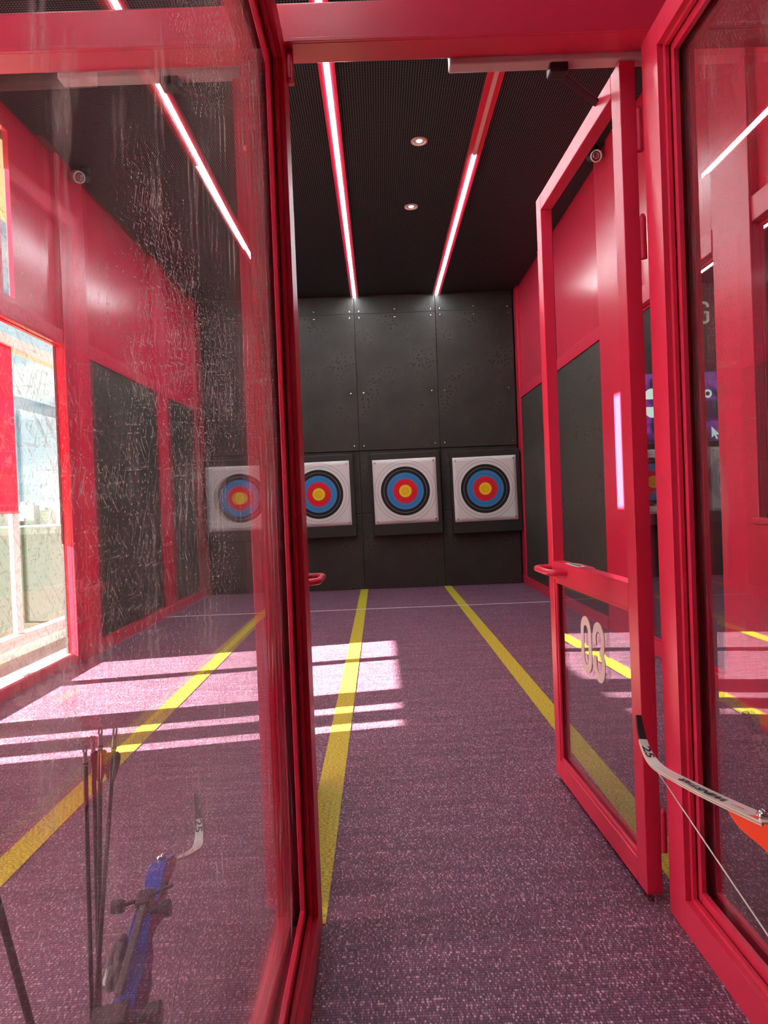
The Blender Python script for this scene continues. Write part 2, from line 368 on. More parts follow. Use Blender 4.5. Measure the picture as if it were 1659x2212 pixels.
# left wall posts, rail, skirting, curb
def post_left(y0, y1, ysplit=None):
    q = MB(); q.box(LW, LW + .035, y0, y1, 0.001, CZ - .001)
    if ysplit: q.box(LW + .035, LW + .05, y0, ysplit, 0.001, CZ - .001)
    trim(RED, q)
post_left(5.33, 5.82, 5.58); post_left(7.56, 7.92); post_left(9.08, 9.285)
trim(RED, None, LW - .03, LW + .02, 3.54, 3.83, 0.001, 2.38)
trim(RED, None, LW, LW + .03, 5.82, 7.56, 2.385, 2.50); trim(RED, None, LW, LW + .03, 7.92, 9.08, 2.385, 2.50)
trim(RED, None, LW + .001, LW + .04, 3.12, 5.33, 2.385, 2.50)
trim(RED, None, LW, LW + .03, 3.12, 3.54, 0.1, 2.38) if False else None
st(bx('baseboard_left', RED, None, LW, LW + .045, 5.82, 9.285, 0.001, .10, bevel=.003))
q = MB(); q.box(LW - .03, LW + .0, 3.83, 5.33, 0, .08); q.box(LW - .03, LW, 3.12, 3.54, 0, .08); trim(PINKSILL, q)
BOUNCE_COVER = mat('grey_bounce_cover', (.10, .10, .10), .7)  # grey sheet added outside the wall, dims red reflections in the facade glass
q = MB(); q.box(LW - .045, LW - .0305, 5.34, 9.4, 0, CZ - .1); q.box(LW - .045, LW - .0305, 1.72, 3.10, 0, CZ - .1); q.box(LW - .045, LW - .0305, 3.12, 4.48, 2.50, CZ - .1); q.box(LW - .045, LW - .0305, 4.74, 5.34, 2.50, CZ - .1); q.box(LW - .045, LW - .0305, 3.55, 3.82, 0, 2.5); trim(BOUNCE_COVER, q, bevel=0)
q = MB(); q.box(LW + .0005, LW + .012, 3.12, 5.6, 0.0005, .072); trim(RED, q)
# right wall posts, rails, skirting
def post_right(y0, y1, ysplit=None):
    q = MB(); q.box(RW - .035, RW, y0, y1, 0.001, CZ - .001)
    if ysplit: q.box(RW - .05, RW - .035, y0, ysplit, 0.001, CZ - .001)
    trim(RED, q)
post_right(5.06, 5.80, 5.46); post_right(7.50, 7.86); post_right(9.08, 9.285); post_right(3.42, 3.83, 3.66)
trim(RED, None, RW - .03, RW, 5.80, 7.50, 2.385, 2.50); trim(RED, None, RW - .03, RW, 7.86, 9.08, 2.385, 2.50)
trim(RED, None, RW - .04, RW, 2.0, 3.42, 2.40, 2.52); trim(RED, None, RW - .04, RW, 3.83, 5.06, 2.40, 2.52)
st(bx('baseboard_right', RED, None, RW - .045, RW, 5.80, 9.285, 0.001, .10, bevel=.003))
trim(RED, None, RW - .03, RW + .02, 3.83, 5.06, 0.001, .09); trim(RED, None, RW - .03, RW + .02, 2.0, 3.42, 0.001, .09)
# thin shadow gap between two upper panels on the right wall
trim(BLACK, None, RW - .004, RW + .001, 7.30, 7.33, 2.50, 3.81, bevel=0)

# right-hand windows to the neighbouring range
def glaze(n, x, y0, y1, z0, z1, fr=.05):
    o = empty('window_%d' % n, (x, (y0 + y1) / 2, z0)); st(o); dy = (y1 - y0) / 2; h = z1 - z0
    q = MB()
    e = .009
    q.box(-e, e, -dy, -dy + fr, 0, h); q.box(-e, e, dy - fr, dy, 0, h); q.box(-e, e, -dy + fr, dy - fr, 0, fr); q.box(-e, e, -dy + fr, dy - fr, h - fr, h)
    q.build('window_frame', RED, o, .003); bx('glass_pane', GLASS, o, -.004, .004, -dy + fr, dy - fr, fr, h - fr); return o
glaze(1, RW + .011, 3.815, 5.055, .092, 2.395, .016); glaze(2, RW + .011, 2.01, 3.435, .092, 2.395, .016)

# terrace strip and outer facade beyond the left wall
DECK = mat('grey_pink_deck', (.36, .24, .23), .7); colnoise(DECK, 6, (.30, .20, .19), (.45, .36, .33), (1, .3, 1))
st(bx('floor_terrace', DECK, None, -3.2, LW, -4.5, 9.45, -.1, -.002))
st(bx('ceiling_terrace', mat('cream_soffit', (.55, .47, .33), .7), None, -3.2, LW - .15, -4.5, 9.45, 3.72, CZ + .1))
st(bx('wall_terrace_end', RED_PANEL, None, -3.2, LW, 9.45, 9.55, -.1, CZ + .1))
FX = -3.10
fac = st(empty('window_3', (FX, 5.0, 0)))
q = MB()
q.box(-.05, .05, -9.5, 4.45, 0, .13)
for yc, wd in ((6.03, .10), (4.555, .126), (3.195, .20), (1.75, .12), (.3, .12), (7.45, .10), (8.9, .1)): q.box(-.02, .02, yc - 5 - wd / 2, yc - 5 + wd / 2, .13, 2.56)
q.box(-.05, .05, -9.5, 4.45, 2.55, 2.65)
q.build('window_frame', PINKSILL, fac, .003)
bx('window_sill', mat('white_sill', (.85, .83, .80), .4), fac, .05, .16, -9.5, 4.45, .0, .075)
bx('glass_pane', GLASS, fac, -.005, .005, -9.5, 4.45, .13, 3.72)
# red roller blinds, hung in the facade bays
for i, (y0, y1, lab) in enumerate(((4.605, 5.99, 'sunlit red roller blind half lowered in the window bay left of the clear glass'),
                                   (3.275, 4.51, 'red roller blind half lowered in the middle window bay, seen behind the left wall post'),
                                   (1.80, 3.115, 'red roller blind lowered in the window bay nearest the shooting booths'))):
    o = empty('roller_blind', (FX + .05, (y0 + y1) / 2, 1.148)); tag(o, lab, 'blind', 'red roller blinds in the facade windows'); dy = (y1 - y0) / 2
    bx('blind_fabric', BLIND, o, 0.012, .016, -dy, dy, .02, 1.40); bx('bottom_bar', RED, o, .004, .024, -dy, dy, 0, .022)
    q = MB(); q.tube([(.03, -dy, 1.41), (.03, dy, 1.41)], .02, 14); q.build('roller', PALE, o)

FILL_BLIND = bpy.data.materials.new('fill_blind_fabric'); FILL_BLIND.use_nodes = True  # unseen blind added as a soft fill source for the booths
t = FILL_BLIND.node_tree; t.nodes.clear()
d1 = N(t, 'ShaderNodeBsdfDiffuse'); d1.inputs[0].default_value = (.8, .8, .8, 1)
d2 = N(t, 'ShaderNodeBsdfTranslucent'); d2.inputs[0].default_value = (.92, .90, .94, 1)
mm = N(t, 'ShaderNodeMixShader', i_0=.85); oo = N(t, 'ShaderNodeOutputMaterial')
t.links.new(d1.outputs[0], mm.inputs[1]); t.links.new(d2.outputs[0], mm.inputs[2]); t.links.new(mm.outputs[0], oo.inputs[0])
o = empty('roller_blind', (FX + .05, 1.03, .14)); tag(o, 'added white blind, out of view, that spreads soft sunlight over the booths', 'blind')
bx('blind_fabric', FILL_BLIND, o, .012, .016, -.8, .72, .02, 3.2); bx('bottom_bar', PALE, o, .004, .024, -.8, .72, 0, .022)

# ------------------------------------------------------------------ foam panels on the back wall
edges = [LW + .055, -1.278, -.232, .822, RW - .055]
rows = [(.002, .985, .05, 'bottom'), (.99, 1.80, .035, 'target-height'), (1.805, 3.575, .05, 'tall'), (3.58, 3.815, .035, 'top')]
cols = ['far left', 'left of the centre', 'right of the centre', 'far right']
screw_mb = MB().lathe((0, 0, 0), (0, -1, 0), [(0, .012), (.006, .012), (.008, .008), (.008, 0)], 10)
screw_me = None
for ci in range(4):
    for ri, (z0, z1, th, rn) in enumerate(rows):
        x0, x1 = edges[ci] + .002, edges[ci + 1] - .002; cx = (x0 + x1) / 2; hw = (x1 - x0) / 2; h = z1 - z0
        o = empty('foam_panel', (cx, BACK, z0))
        where = {'bottom': 'black foam panel at the floor below the %s target', 'target-height': 'black foam panel directly behind the %s target board',
                 'tall': 'tall pitted black foam panel above the %s target', 'top': 'narrow black foam strip under the ceiling above the %s target'}[rn]
        tn = ['leftmost', 'second from left', 'second from right', 'rightmost'][ci]
        tag(o, where % tn, 'wall panel', 'black foam panels on the back wall')
        bx('panel', FOAM, o, -hw, hw, -th, -.0005, 0, h, bevel=.004)
        if rn in ('tall', 'top'):
            pos = [(-hw + .06, h - .05), (hw - .06, h - .05), (0.0, h - .05)] if rn == 'tall' else [(-hw + .06, .03), (hw - .06, .03), (0, .05)]
            if rn == 'tall': pos += [(-hw + .06, .06), (hw - .06, .06), (hw - .08, h * .42), (-hw + .08, h * .42)]
            for (px, pz) in pos:
                if screw_me is None:
                    s_ = screw_mb.build('screw', STEEL, o); screw_me = s_.data; s_.location = (px, -th, pz)
                else:
                    s_ = bpy.data.objects.new('screw', screw_me); C.objects.link(s_); s_.parent = o; s_.location = (px, -th, pz)

# ------------------------------------------------------------------ targets
def make_target(x, z, label, tilt=0.0, group='archery targets on the back wall'):
    o = empty('archery_target', (x, BACK - .05, z)); o.rotation_euler = (0, tilt, 0); tag(o, label, 'archery target', group)
    bx('backing_board', BACKING, o, -.435, .465, -.11, 0, -.565, .50, bevel=.012)
    # paper sheet with slightly curled corners
    n = 16; vs = []; fs = []
    for j in range(n + 1):
        for i in range(n + 1):
            a, b_ = (i / n * 2 - 1), (j / n * 2 - 1)
            vs.append((a * .408, -.113 - .010 * (abs(a * b_) ** 5) - .002 * math.sin(3 * a + 2 * b_), b_ * .415))
    fs = [(j * (n + 1) + i, j * (n + 1) + i + 1, (j + 1) * (n + 1) + i + 1, (j + 1) * (n + 1) + i) for j in range(n) for i in range(n)]
    p = MB().add(vs, fs, True).build('paper_face', FACE, o, recalc=False)
    so_ = p.modifiers.new('thick', 'SOLIDIFY'); so_.thickness = .002; so_.offset = 1
    for sx_ in (-1, 1):
        for sz_ in (-1, 1):
            MB().lathe((sx_ * .375, -.118, sz_ * .375), (0, -1, 0), [(0, .004), (.004, .011), (.010, .009), (.012, 0)], 10).build('pin', STEEL, o)
    return o
t0 = make_target(-1.81, 1.245, 'leftmost archery target on the back wall, behind the scratched glass', -.006)
for x, z, lab, tl in ((-.775, 1.257, 'archery target half hidden behind the left red post, second from left', -.012),
                      (.34, 1.257, 'round archery target facing the open doorway, second from right', -.014),
                      (1.370, 1.248, 'rightmost archery target beside the right wall', -.012)):
    c = copy_tree(t0); c.location = (x, BACK - .05, z); c.rotation_euler = (0, tl, 0); c['label'] = lab
for x, lab in ((3.54, 'dim archery target in the next range, seen in the gap beside the door hinge'), (4.70, 'dim archery target in the next range, seen through the right glass')):
    c = copy_tree(t0); c.location = (x, BACK - .05, 1.25); c.rotation_euler = (0, 0, 0); c['label'] = lab; c['group'] = 'targets in the neighbouring range'

# neighbouring range: projected game picture and letter on its back wall
def screen_mat():
    m = mat('projected_picture', (.02, .02, .02), .6); t = m.node_tree; b = t.nodes['Principled BSDF']
    tc = N(t, 'ShaderNodeTexCoord'); n = N(t, 'ShaderNodeTexNoise', i_Scale=3.2, i_Detail=4.0, i_Distortion=1.2); t.links.new(tc.outputs['Object'], n.inputs['Vector'])
    r = ramp(t, n.outputs['Fac'], [(.35, (.004, .003, .006)), (.46, (.02, .012, .06)), (.53, (.10, .02, .16)), (.60, (.28, .04, .33)), (.70, (.05, .09, .25))])
    t.links.new(r.outputs[0], b.inputs['Emission Color']); b.inputs['Emission Strength'].default_value = 1.0; return m
scr = empty('projection_screen', (4.02, BACK - .01, 1.757)); tag(scr, 'purple game picture on the dark wall of the next range', 'screen')
bx('picture', screen_mat(), scr, -.55, .62, -.03, 0, 0, .90)
GLOW = mat('screen_mark', (.6, .7, .65), .5, emit=(.62, .78, .70), es=1.0)
vs, fs = stroke([(math.cos(a * 2 * PI / 24) * .042, math.sin(a * 2 * PI / 24) * .042) for a in range(24)] + [(.042, 0)], .028)
MB().add([(.315 + p.x, -.034, .617 + p.y) for p in vs], fs).build('ring_mark', GLOW, scr)
MB().add([(.35 + a, -.034, .07 + b_) for a, b_ in ((0, .12), (0, -.03), (.035, .005), (.06, -.05), (.08, -.04), (.055, .01), (.10, .012))], [(0, 1, 2, 3, 4, 5, 6)]).build('pointer_mark', GLOW, scr)
q = MB()
for c_, lo in ((.57, 0), (.47, 1)):
    arc = [(-.42 + math.cos(PI * k / 16 + PI * lo) * .11, c_ - .0 + math.sin(PI * k / 16 + PI * lo) * .14) for k in range(17)]
    q.add([(a, -.034, b_) for a, b_ in arc], [tuple(range(17))])
q.build('half_disc_mark', GLOW, scr)
gp = [(4.388, 3.505), (4.388, 3.525)] + [(4.331 + .057 * math.cos(PI * k / 14), 3.525 + .040 * math.sin(PI * k / 14)) for k in range(1, 14)] + [(4.274, 3.525), (4.274, 3.345)] + [(4.331 - .057 * math.cos(PI * k / 14), 3.345 - .040 * math.sin(PI * k / 14)) for k in range(1, 14)] + [(4.388, 3.345), (4.388, 3.44), (4.340, 3.44)]
vs, fs = stroke(gp, .034)
GRN = mat('grey_letter', (.45, .45, .38), .6, emit=(.30, .30, .25), es=.35)
lt = MB().add([(v_.x, BACK - .012, v_.y) for v_ in vs], fs).build('wall_letter', GRN, recalc=False)
sm = lt.modifiers.new('thick', 'SOLIDIFY'); sm.thickness = .01
tag(lt, 'pale grey letter G high on the dark wall of the next range', 'sign')

# ------------------------------------------------------------------ pads on the side walls
for (side, y0, y1, lab) in (('L', 5.83, 7.55, 'charcoal foam pad low on the left wall, beside the window'), ('L', 7.93, 9.07, 'charcoal foam pad low on the left wall, next to the targets'),
                            ('R', 5.81, 7.49, 'speckled charcoal foam pad low on the right wall, seen through the open door'), ('R', 7.87, 9.07, 'narrow charcoal foam pad low on the right wall, next to the targets')):
    x0, x1 = (LW + .0005, LW + .02) if side == 'L' else (RW - .02, RW - .0005)
    o = bx('wall_pad', PAD, None, x0, x1, y0, y1, .102, 2.383, bevel=.003); tag(o, lab, 'wall pad', 'charcoal pads on the side walls')

# ------------------------------------------------------------------ lane markings
for k, lab in enumerate(('yellow lane line crossing the sunlit floor, leftmost of the three', 'yellow lane line running along the left post into the open lane', 'yellow lane line passing under the open door')):
    lx = (-1.245, -.237, .845)[k]; o = bx('lane_line', YELLOW, None, lx - .049, lx + .049, 1.885, 9.24, 0, .0025); tag(o, lab, 'floor line', 'yellow lane lines on the carpet')
o = bx('foul_line', LINEW, None, LW + .05, RW - .05, 7.475, 7.505, 0.0026, .004); tag(o, 'thin white line across the purple floor in front of the targets', 'floor line')

# ------------------------------------------------------------------ ceiling strip lights
def strip(x, y_on, lab, y_near=.4):
    o = empty('strip_light', (x, 0, CZ - .002)); tag(o, lab, 'strip light', 'LED strip lights along the ceiling')
    q = MB()
    q.box(-.052, -.016, y_near, 9.24, -.03, 0); q.box(.016, .052, y_near, 9.24, -.03, 0); q.box(-.016, .016, y_near, 9.24, -.008, 0)
    q.build('channel', RED, o, .002)
    bx('lit_diffuser', STRIPON, o, -.0145, .0145, y_on, 9.235, -.034, -.009)
    if y_on > y_near + .1: tag(bx('dark_diffuser', STRIPOFF, o, -.0145, .0145, y_near, y_on - .01, -.034, -.009), 'unlit pale diffuser')
strip(BND[1], -.4, 'bright white LED strip on the ceiling left of the open lane', -.4); strip(BND[0], -.4, 'bright LED strip seen through the scratched left glass', -.4)
strip(4.05, .4, 'LED strip on the ceiling of the next range, beyond the right wall')
strip(BND[2], 5.55, 'LED strip in a red channel, lit only along its far half')
for (x, y, lab) in ((.405, 5.36, 'round reflection of a hall lamp, modelled on the ceiling nearer the doorway'), (.397, 6.54, 'small round reflection of a hall lamp, modelled on the ceiling further down the lane')):
    o = empty('lamp_reflection', (x, y, CZ)); tag(o, lab, 'lamp reflection', 'lamp reflections modelled on the ceiling')  # ceiling discs stand in for mirrored lamps behind the camera
    MB().lathe((0, 0, 0), (0, 0, -1), [(0, .062), (.008, .062), (.010, .050), (.002, .046)], 24).build('rim', REFL_RIM, o)
    MB().lathe((0, 0, 0), (0, 0, -1), [(.001, .047), (.0015, .022)], 24).build('reflector', REFL_RIM, o)
    MB().lathe((0, 0, 0), (0, 0, -1), [(.001, .022), (.006, .016), (.007, 0)], 18).build('bulb_reflection', REFL_LAMP, o)

# ------------------------------------------------------------------ security cameras on the side-wall posts
def seccam(x, y, z, sx_, lab):
    o = empty('security_camera', (x, y, z)); tag(o, lab, 'camera', 'security cameras under the ceiling')
    MB().lathe((0, .03, .075), (0, 0, -1), [(0, .0), (.0, .045), (.03, .045), (.04, .03), (.04, 0)], 20).build('mount', BLACK, o)
    MB().tube([(0, .03, .04), (0, .02, 0)], .018, 12).build('arm', BLACK, o)
    MB().tube([(0, .07, .02), (0, -.06, -.035)], .036, 18).build('body', BLACK, o)
    d = Vector((0, -.13, -.055)).normalized()
    c = Vector((0, -.06, -.035))
    MB().lathe(c, d, [(0, .040), (.012, .046), (.018, .042), (.016, .036), (0, .034)], 22).build('hood_ring', WHITE, o)
    MB().lathe(c, d, [(.001, .026), (.006, .020), (.007, 0)], 18).build('lens', STEEL, o)
    return o
seccam(-2.2, 5.56, 3.742, 1, 'black security camera with a pale ring, high on the left post'); seccam(1.76, 5.52, 3.742, -1, 'black security camera above the open door on the right wall')

# ------------------------------------------------------------------ glass partitions and header beam
def partition(c, label, gl, tilt, ow=.055):
    o = empty('glass_partition', (c, 0, 0)); tag(o, label, 'glass partition', 'glass partitions between the booths')
    y0, y1 = -.9, 1.88
    q = MB()
    for s in (-1, 1):
        a, b_ = sorted((s * .025, s * (.055 if s < 0 else ow))); q.box(a, b_, 1.78, y1, 0, 2.30)
        a, b_ = sorted((s * .013, s * .025)); q.box(a, b_, 1.752, y1 - .002, 0, 2.298)
        a, b_ = sorted((s * .030, s * (.040 if s < 0 else min(.04, ow - .002)))); q.box(a, b_, 1.768, 1.79, 0, 2.296)
    q.box(-.013, .013, 1.79, y1 - .003, 0, 2.297)
    q.build('end_post', RED, o, .002)
    q = MB()
    for s in (-1, 1):
        a, b_ = sorted((s * .025, s * (.055 if s < 0 else ow))); q.box(a, b_, y0, 1.7795, 0.001, .085)
        a, b_ = sorted((s * .013, s * .025)); q.box(a, b_, y0, 1.7515, 0.001, .118)
        a, b_ = sorted((s * .030, s * (.040 if s < 0 else min(.04, ow - .002)))); q.box(a, b_, y0, 1.7675, 0.001, .095)
    q.box(-.013, .013, y0, 1.75, 0.001, .08); q.build('bottom_rail', RED, o, .002)
    q = MB()
    for s in (-1, 1):
        a, b_ = sorted((s * .025, s * (.055 if s < 0 else ow))); q.box(a, b_, y0, 1.7795, 2.235, 2.30)
        a, b_ = sorted((s * .013, s * .025)); q.box(a, b_, y0, 1.7515, 2.205, 2.30)
        a, b_ = sorted((s * .030, s * (.040 if s < 0 else min(.04, ow - .002)))); q.box(a, b_, y0, 1.7675, 2.225, 2.30)
    q.box(-.013, .013, y0, 1.75, 2.24, 2.30); q.build('top_rail', RED, o, .002)
    q = MB()
    for s in (-1, 1): a, b_ = sorted((s * .02, s * (.055 if s < 0 else ow))); q.box(a, b_, y0 - .08, y0, 0, 2.30)
    q.box(-.02, .02, y0 - .08, y0 - .02, 0, 2.30); q.build('near_post', RED, o, .002)
    g = bx('glass_pane', gl, o, -.004, .004, y0 - 1.79, -.005, .081, 2.239); g.location = (0, 1.79, 0); g.rotation_euler = (0, 0, tilt)
    return o
pl = partition(-.25, 'scratched clear glass partition in a red frame on the left', GLASSD, -math.radians(.35))
q = MB(); q.box(.056, .066, 1.845, 1.875, 2.225, 2.29); q.box(.056, .072, 1.85, 1.868, 2.215, 2.30); q.build('strike_bracket', RED, pl, .003)
pr = partition(.79, 'clear glass partition in a red frame on the right, behind the white bow limb', GLASSM, 0, .033)
trim(RED, None, LW, RW - .051, 1.83, 1.915, 2.302, 2.405)
q = MB(); q.box(LW, RW - .051, 1.822, 1.83, 2.302, 2.312); trim(RED, q, bevel=.001)

# ------------------------------------------------------------------ swing doors
def make_door(n, hx, hy, ang, label):
    """local x runs from the hinge edge to the free edge, local +y is the face seen from the doorway"""
    o = empty('door_%d' % n, (hx, hy, 0), ang); st(o); tag(o, label, 'door', 'red framed glass doors standing open')
    L, T = .89, .0215
    for x0, x1 in ((0, .065), (L - .065, L)): bx('stile', RED, o, x0, x1, -T, T, .02, 2.285, bevel=.002)
    bx('top_rail', RED, o, .066, L - .066, -T, T, 2.225, 2.284, bevel=.002)
    bx('mid_rail', RED, o, .066, L - .066, -T, T, .800, .870, bevel=.002)
    bx('bottom_rail', RED, o, .066, L - .066, -T, T, .021, .092, bevel=.002)
    for z0, z1 in ((.093, .799),):
        q = MB()
        for yy in (-.013, .013):
            a, b_ = yy - .004, yy + .004
            q.box(.066, .079, a, b_, z0, z1); q.box(L - .079, L - .066, a, b_, z0, z1); q.box(.079, L - .079, a, b_, z0, z0 + .013); q.box(.079, L - .079, a, b_, z1 - .013, z1)
        q.build('glazing_bead', RED, o, .001)
    p = bx('glass_pane', GLASSM, o, .066, L - .066, -.004, .004, .093, .799)
    for s in (1, -1):
        pts = []
        x0, x1, so_ = L - .235, L - .030, .062
        for a in range(7): th = PI / 2 * a / 6; pts.append((x0 + .03 - .03 * math.cos(th), s * (T + so_ - .03 + .03 * math.sin(th)), .842))
        for a in range(7): th = PI / 2 * a / 6; pts.append((x1 - .03 + .03 * math.sin(th), s * (T + so_ - .03 + .03 * math.cos(th)), .842))
        pts = [(x0, s * (T - .001), .842)] + pts + [(x1, s * (T - .001), .842)]
        MB().tube(pts, .0125, 14).build('handle', RED, o)
    for zc in (2.10, 1.81, .19):
        q = MB(); q.tube([(.004, -.030, zc - .055), (.004, -.030, zc + .055)], .0095, 14); q.box(-.0, .03, -.0265, -T - .0005, zc - .045, zc + .045)
        q.lathe((.004, -.030, zc + .055), (0, 0, 1), [(0, .0095), (.010, .005), (.012, 0)], 14); q.build('hinge', RED, o)
    return o, p
A = math.atan2(.9995, -.0315)
d1, pane = make_door(1, .7125, 1.925, A, 'open red glass door with the number 03 on its lower pane')
# number 03 on the lower pane
def zero(cx, cz, w_, h, th):
    r = (w_ - th) / 2; pts = []
    for k in range(17): a = PI * k / 16; pts.append((cx + r * math.cos(a), cz + h / 2 - th / 2 - r + r * math.sin(a)))
    for k in range(17): a = PI + PI * k / 16; pts.append((cx + r * math.cos(a), cz - h / 2 + th / 2 + r + r * math.sin(a)))
    pts.append(pts[0]); return stroke(pts, th)
def three(cx, cz, w_, h, th):
    r = (w_ - th) / 2; top = cz + h / 2 - th / 2 - r; bot = cz - h / 2 + th / 2 + r; pts = [(cx - r, top - .025)]
    for k in range(17): a = PI - PI * k / 16; pts.append((cx + r * math.cos(a), top + r * math.sin(a)))
    pts += [(cx + r, cz + .022), (cx + r * .8, cz + .008), (cx + r * .45, cz), (cx + r * .8, cz - .008), (cx + r, cz - .022)]
    for k in range(17): a = -PI * k / 16; pts.append((cx + r * math.cos(a), bot + r * math.sin(a)))
    pts.append((cx - r, bot + .025)); return stroke(pts, th)
q = MB()
# reading direction goes from the free edge towards the hinge
for (vs, fs) in (zero(-.505, .606, .110, .198, .031), three(-.378, .606, .110, .198, .031)): q.add([(-v_.x, .0055, v_.y) for v_ in vs], fs)
nb = q.build('number_03', WHITE, d1, recalc=False)
tag(nb, 'white vinyl number 03'); sm = nb.modifiers.new('thick', 'SOLIDIFY'); sm.thickness = .001; sm.offset = 0
# small stock sticker on the mid rail
q = MB(); q.box(.545, .70, -.014, .014, .8703, .8712); sk = q.build('sticker', WHITE, d1); tag(sk, 'small white barcode sticker')
q = MB()
x = .556
while x < .688: wd = random.choice((.003, .005, .008)); q.box(x, x + wd, -.009, .004, .8712, .8715); x += wd + random.choice((.003, .005))
q.build('barcode', INK, sk)
d2, _ = make_door(2, -.332, 1.94, math.atan2(.9998, .02), 'open red glass door seen edge-on behind the left post')
# door closers under the header
for (x0, lab) in ((.235, 'pale door closer above the open doorway with its arm on the door'), (-.815, 'pale door closer seen through the left glass')):
    o = empty('door_closer', (x0, 1.916, 2.262)); tag(o, lab, 'door closer', 'overhead door closers')
    bx('body', PALE, o, 0, .535, 0, .045, .026, .085, bevel=.004)
    bx('pivot', BLACK, o, .27, .32, .006, .05, .002, .028, bevel=.004)
    hx = .463; q = MB(); q.box(-.012, .012, 0, .26, -.004, .004, Matrix.Translation((.295, .03, .012)) @ Matrix.Rotation(-.78, 4, 'Z')); q.build('arm', BLACK, o, .002)

# ------------------------------------------------------------------ recurve bows on low racks
def limb_profile(sg=1, bend=1):
    P = [(.28, .006), (.34, .030), (.42, .062), (.50, .093), (.58, .122), (.65, .147), (.70, .162), (.74, .166), (.78, .158), (.815, .137), (.845, .108)]
    P = [(s, t_ * bend if s < .75 else t_ + .166 * (bend - 1) - (s - .75) * (bend - 1)) for s, t_ in P]
    W = [.048, .048, .047, .045, .041, .036, .031, .027, .022, .018, .013]
    out_ = []
    for i in range(len(P) - 1):
        for k in range(4):
            u = k / 4
            p0, p1, p2, p3 = P[max(i - 1, 0)], P[i], P[i + 1], P[min(i + 2, len(P) - 1)]
            f_ = lambda a, b_, c, d: .5 * (2 * b_ + (c - a) * u + (2 * a - 5 * b_ + 4 * c - d) * u * u + (3 * b_ - a - 3 * c + d) * u ** 3)
            out_.append((f_(p0[0], p1[0], p2[0], p3[0]), f_(p0[1], p1[1], p2[1], p3[1]), W[i] * (1 - u) + W[i + 1] * u))
    out_.append((*P[-1], W[-1])); return [(s * sg, t_, w_) for s, t_, w_ in out_]
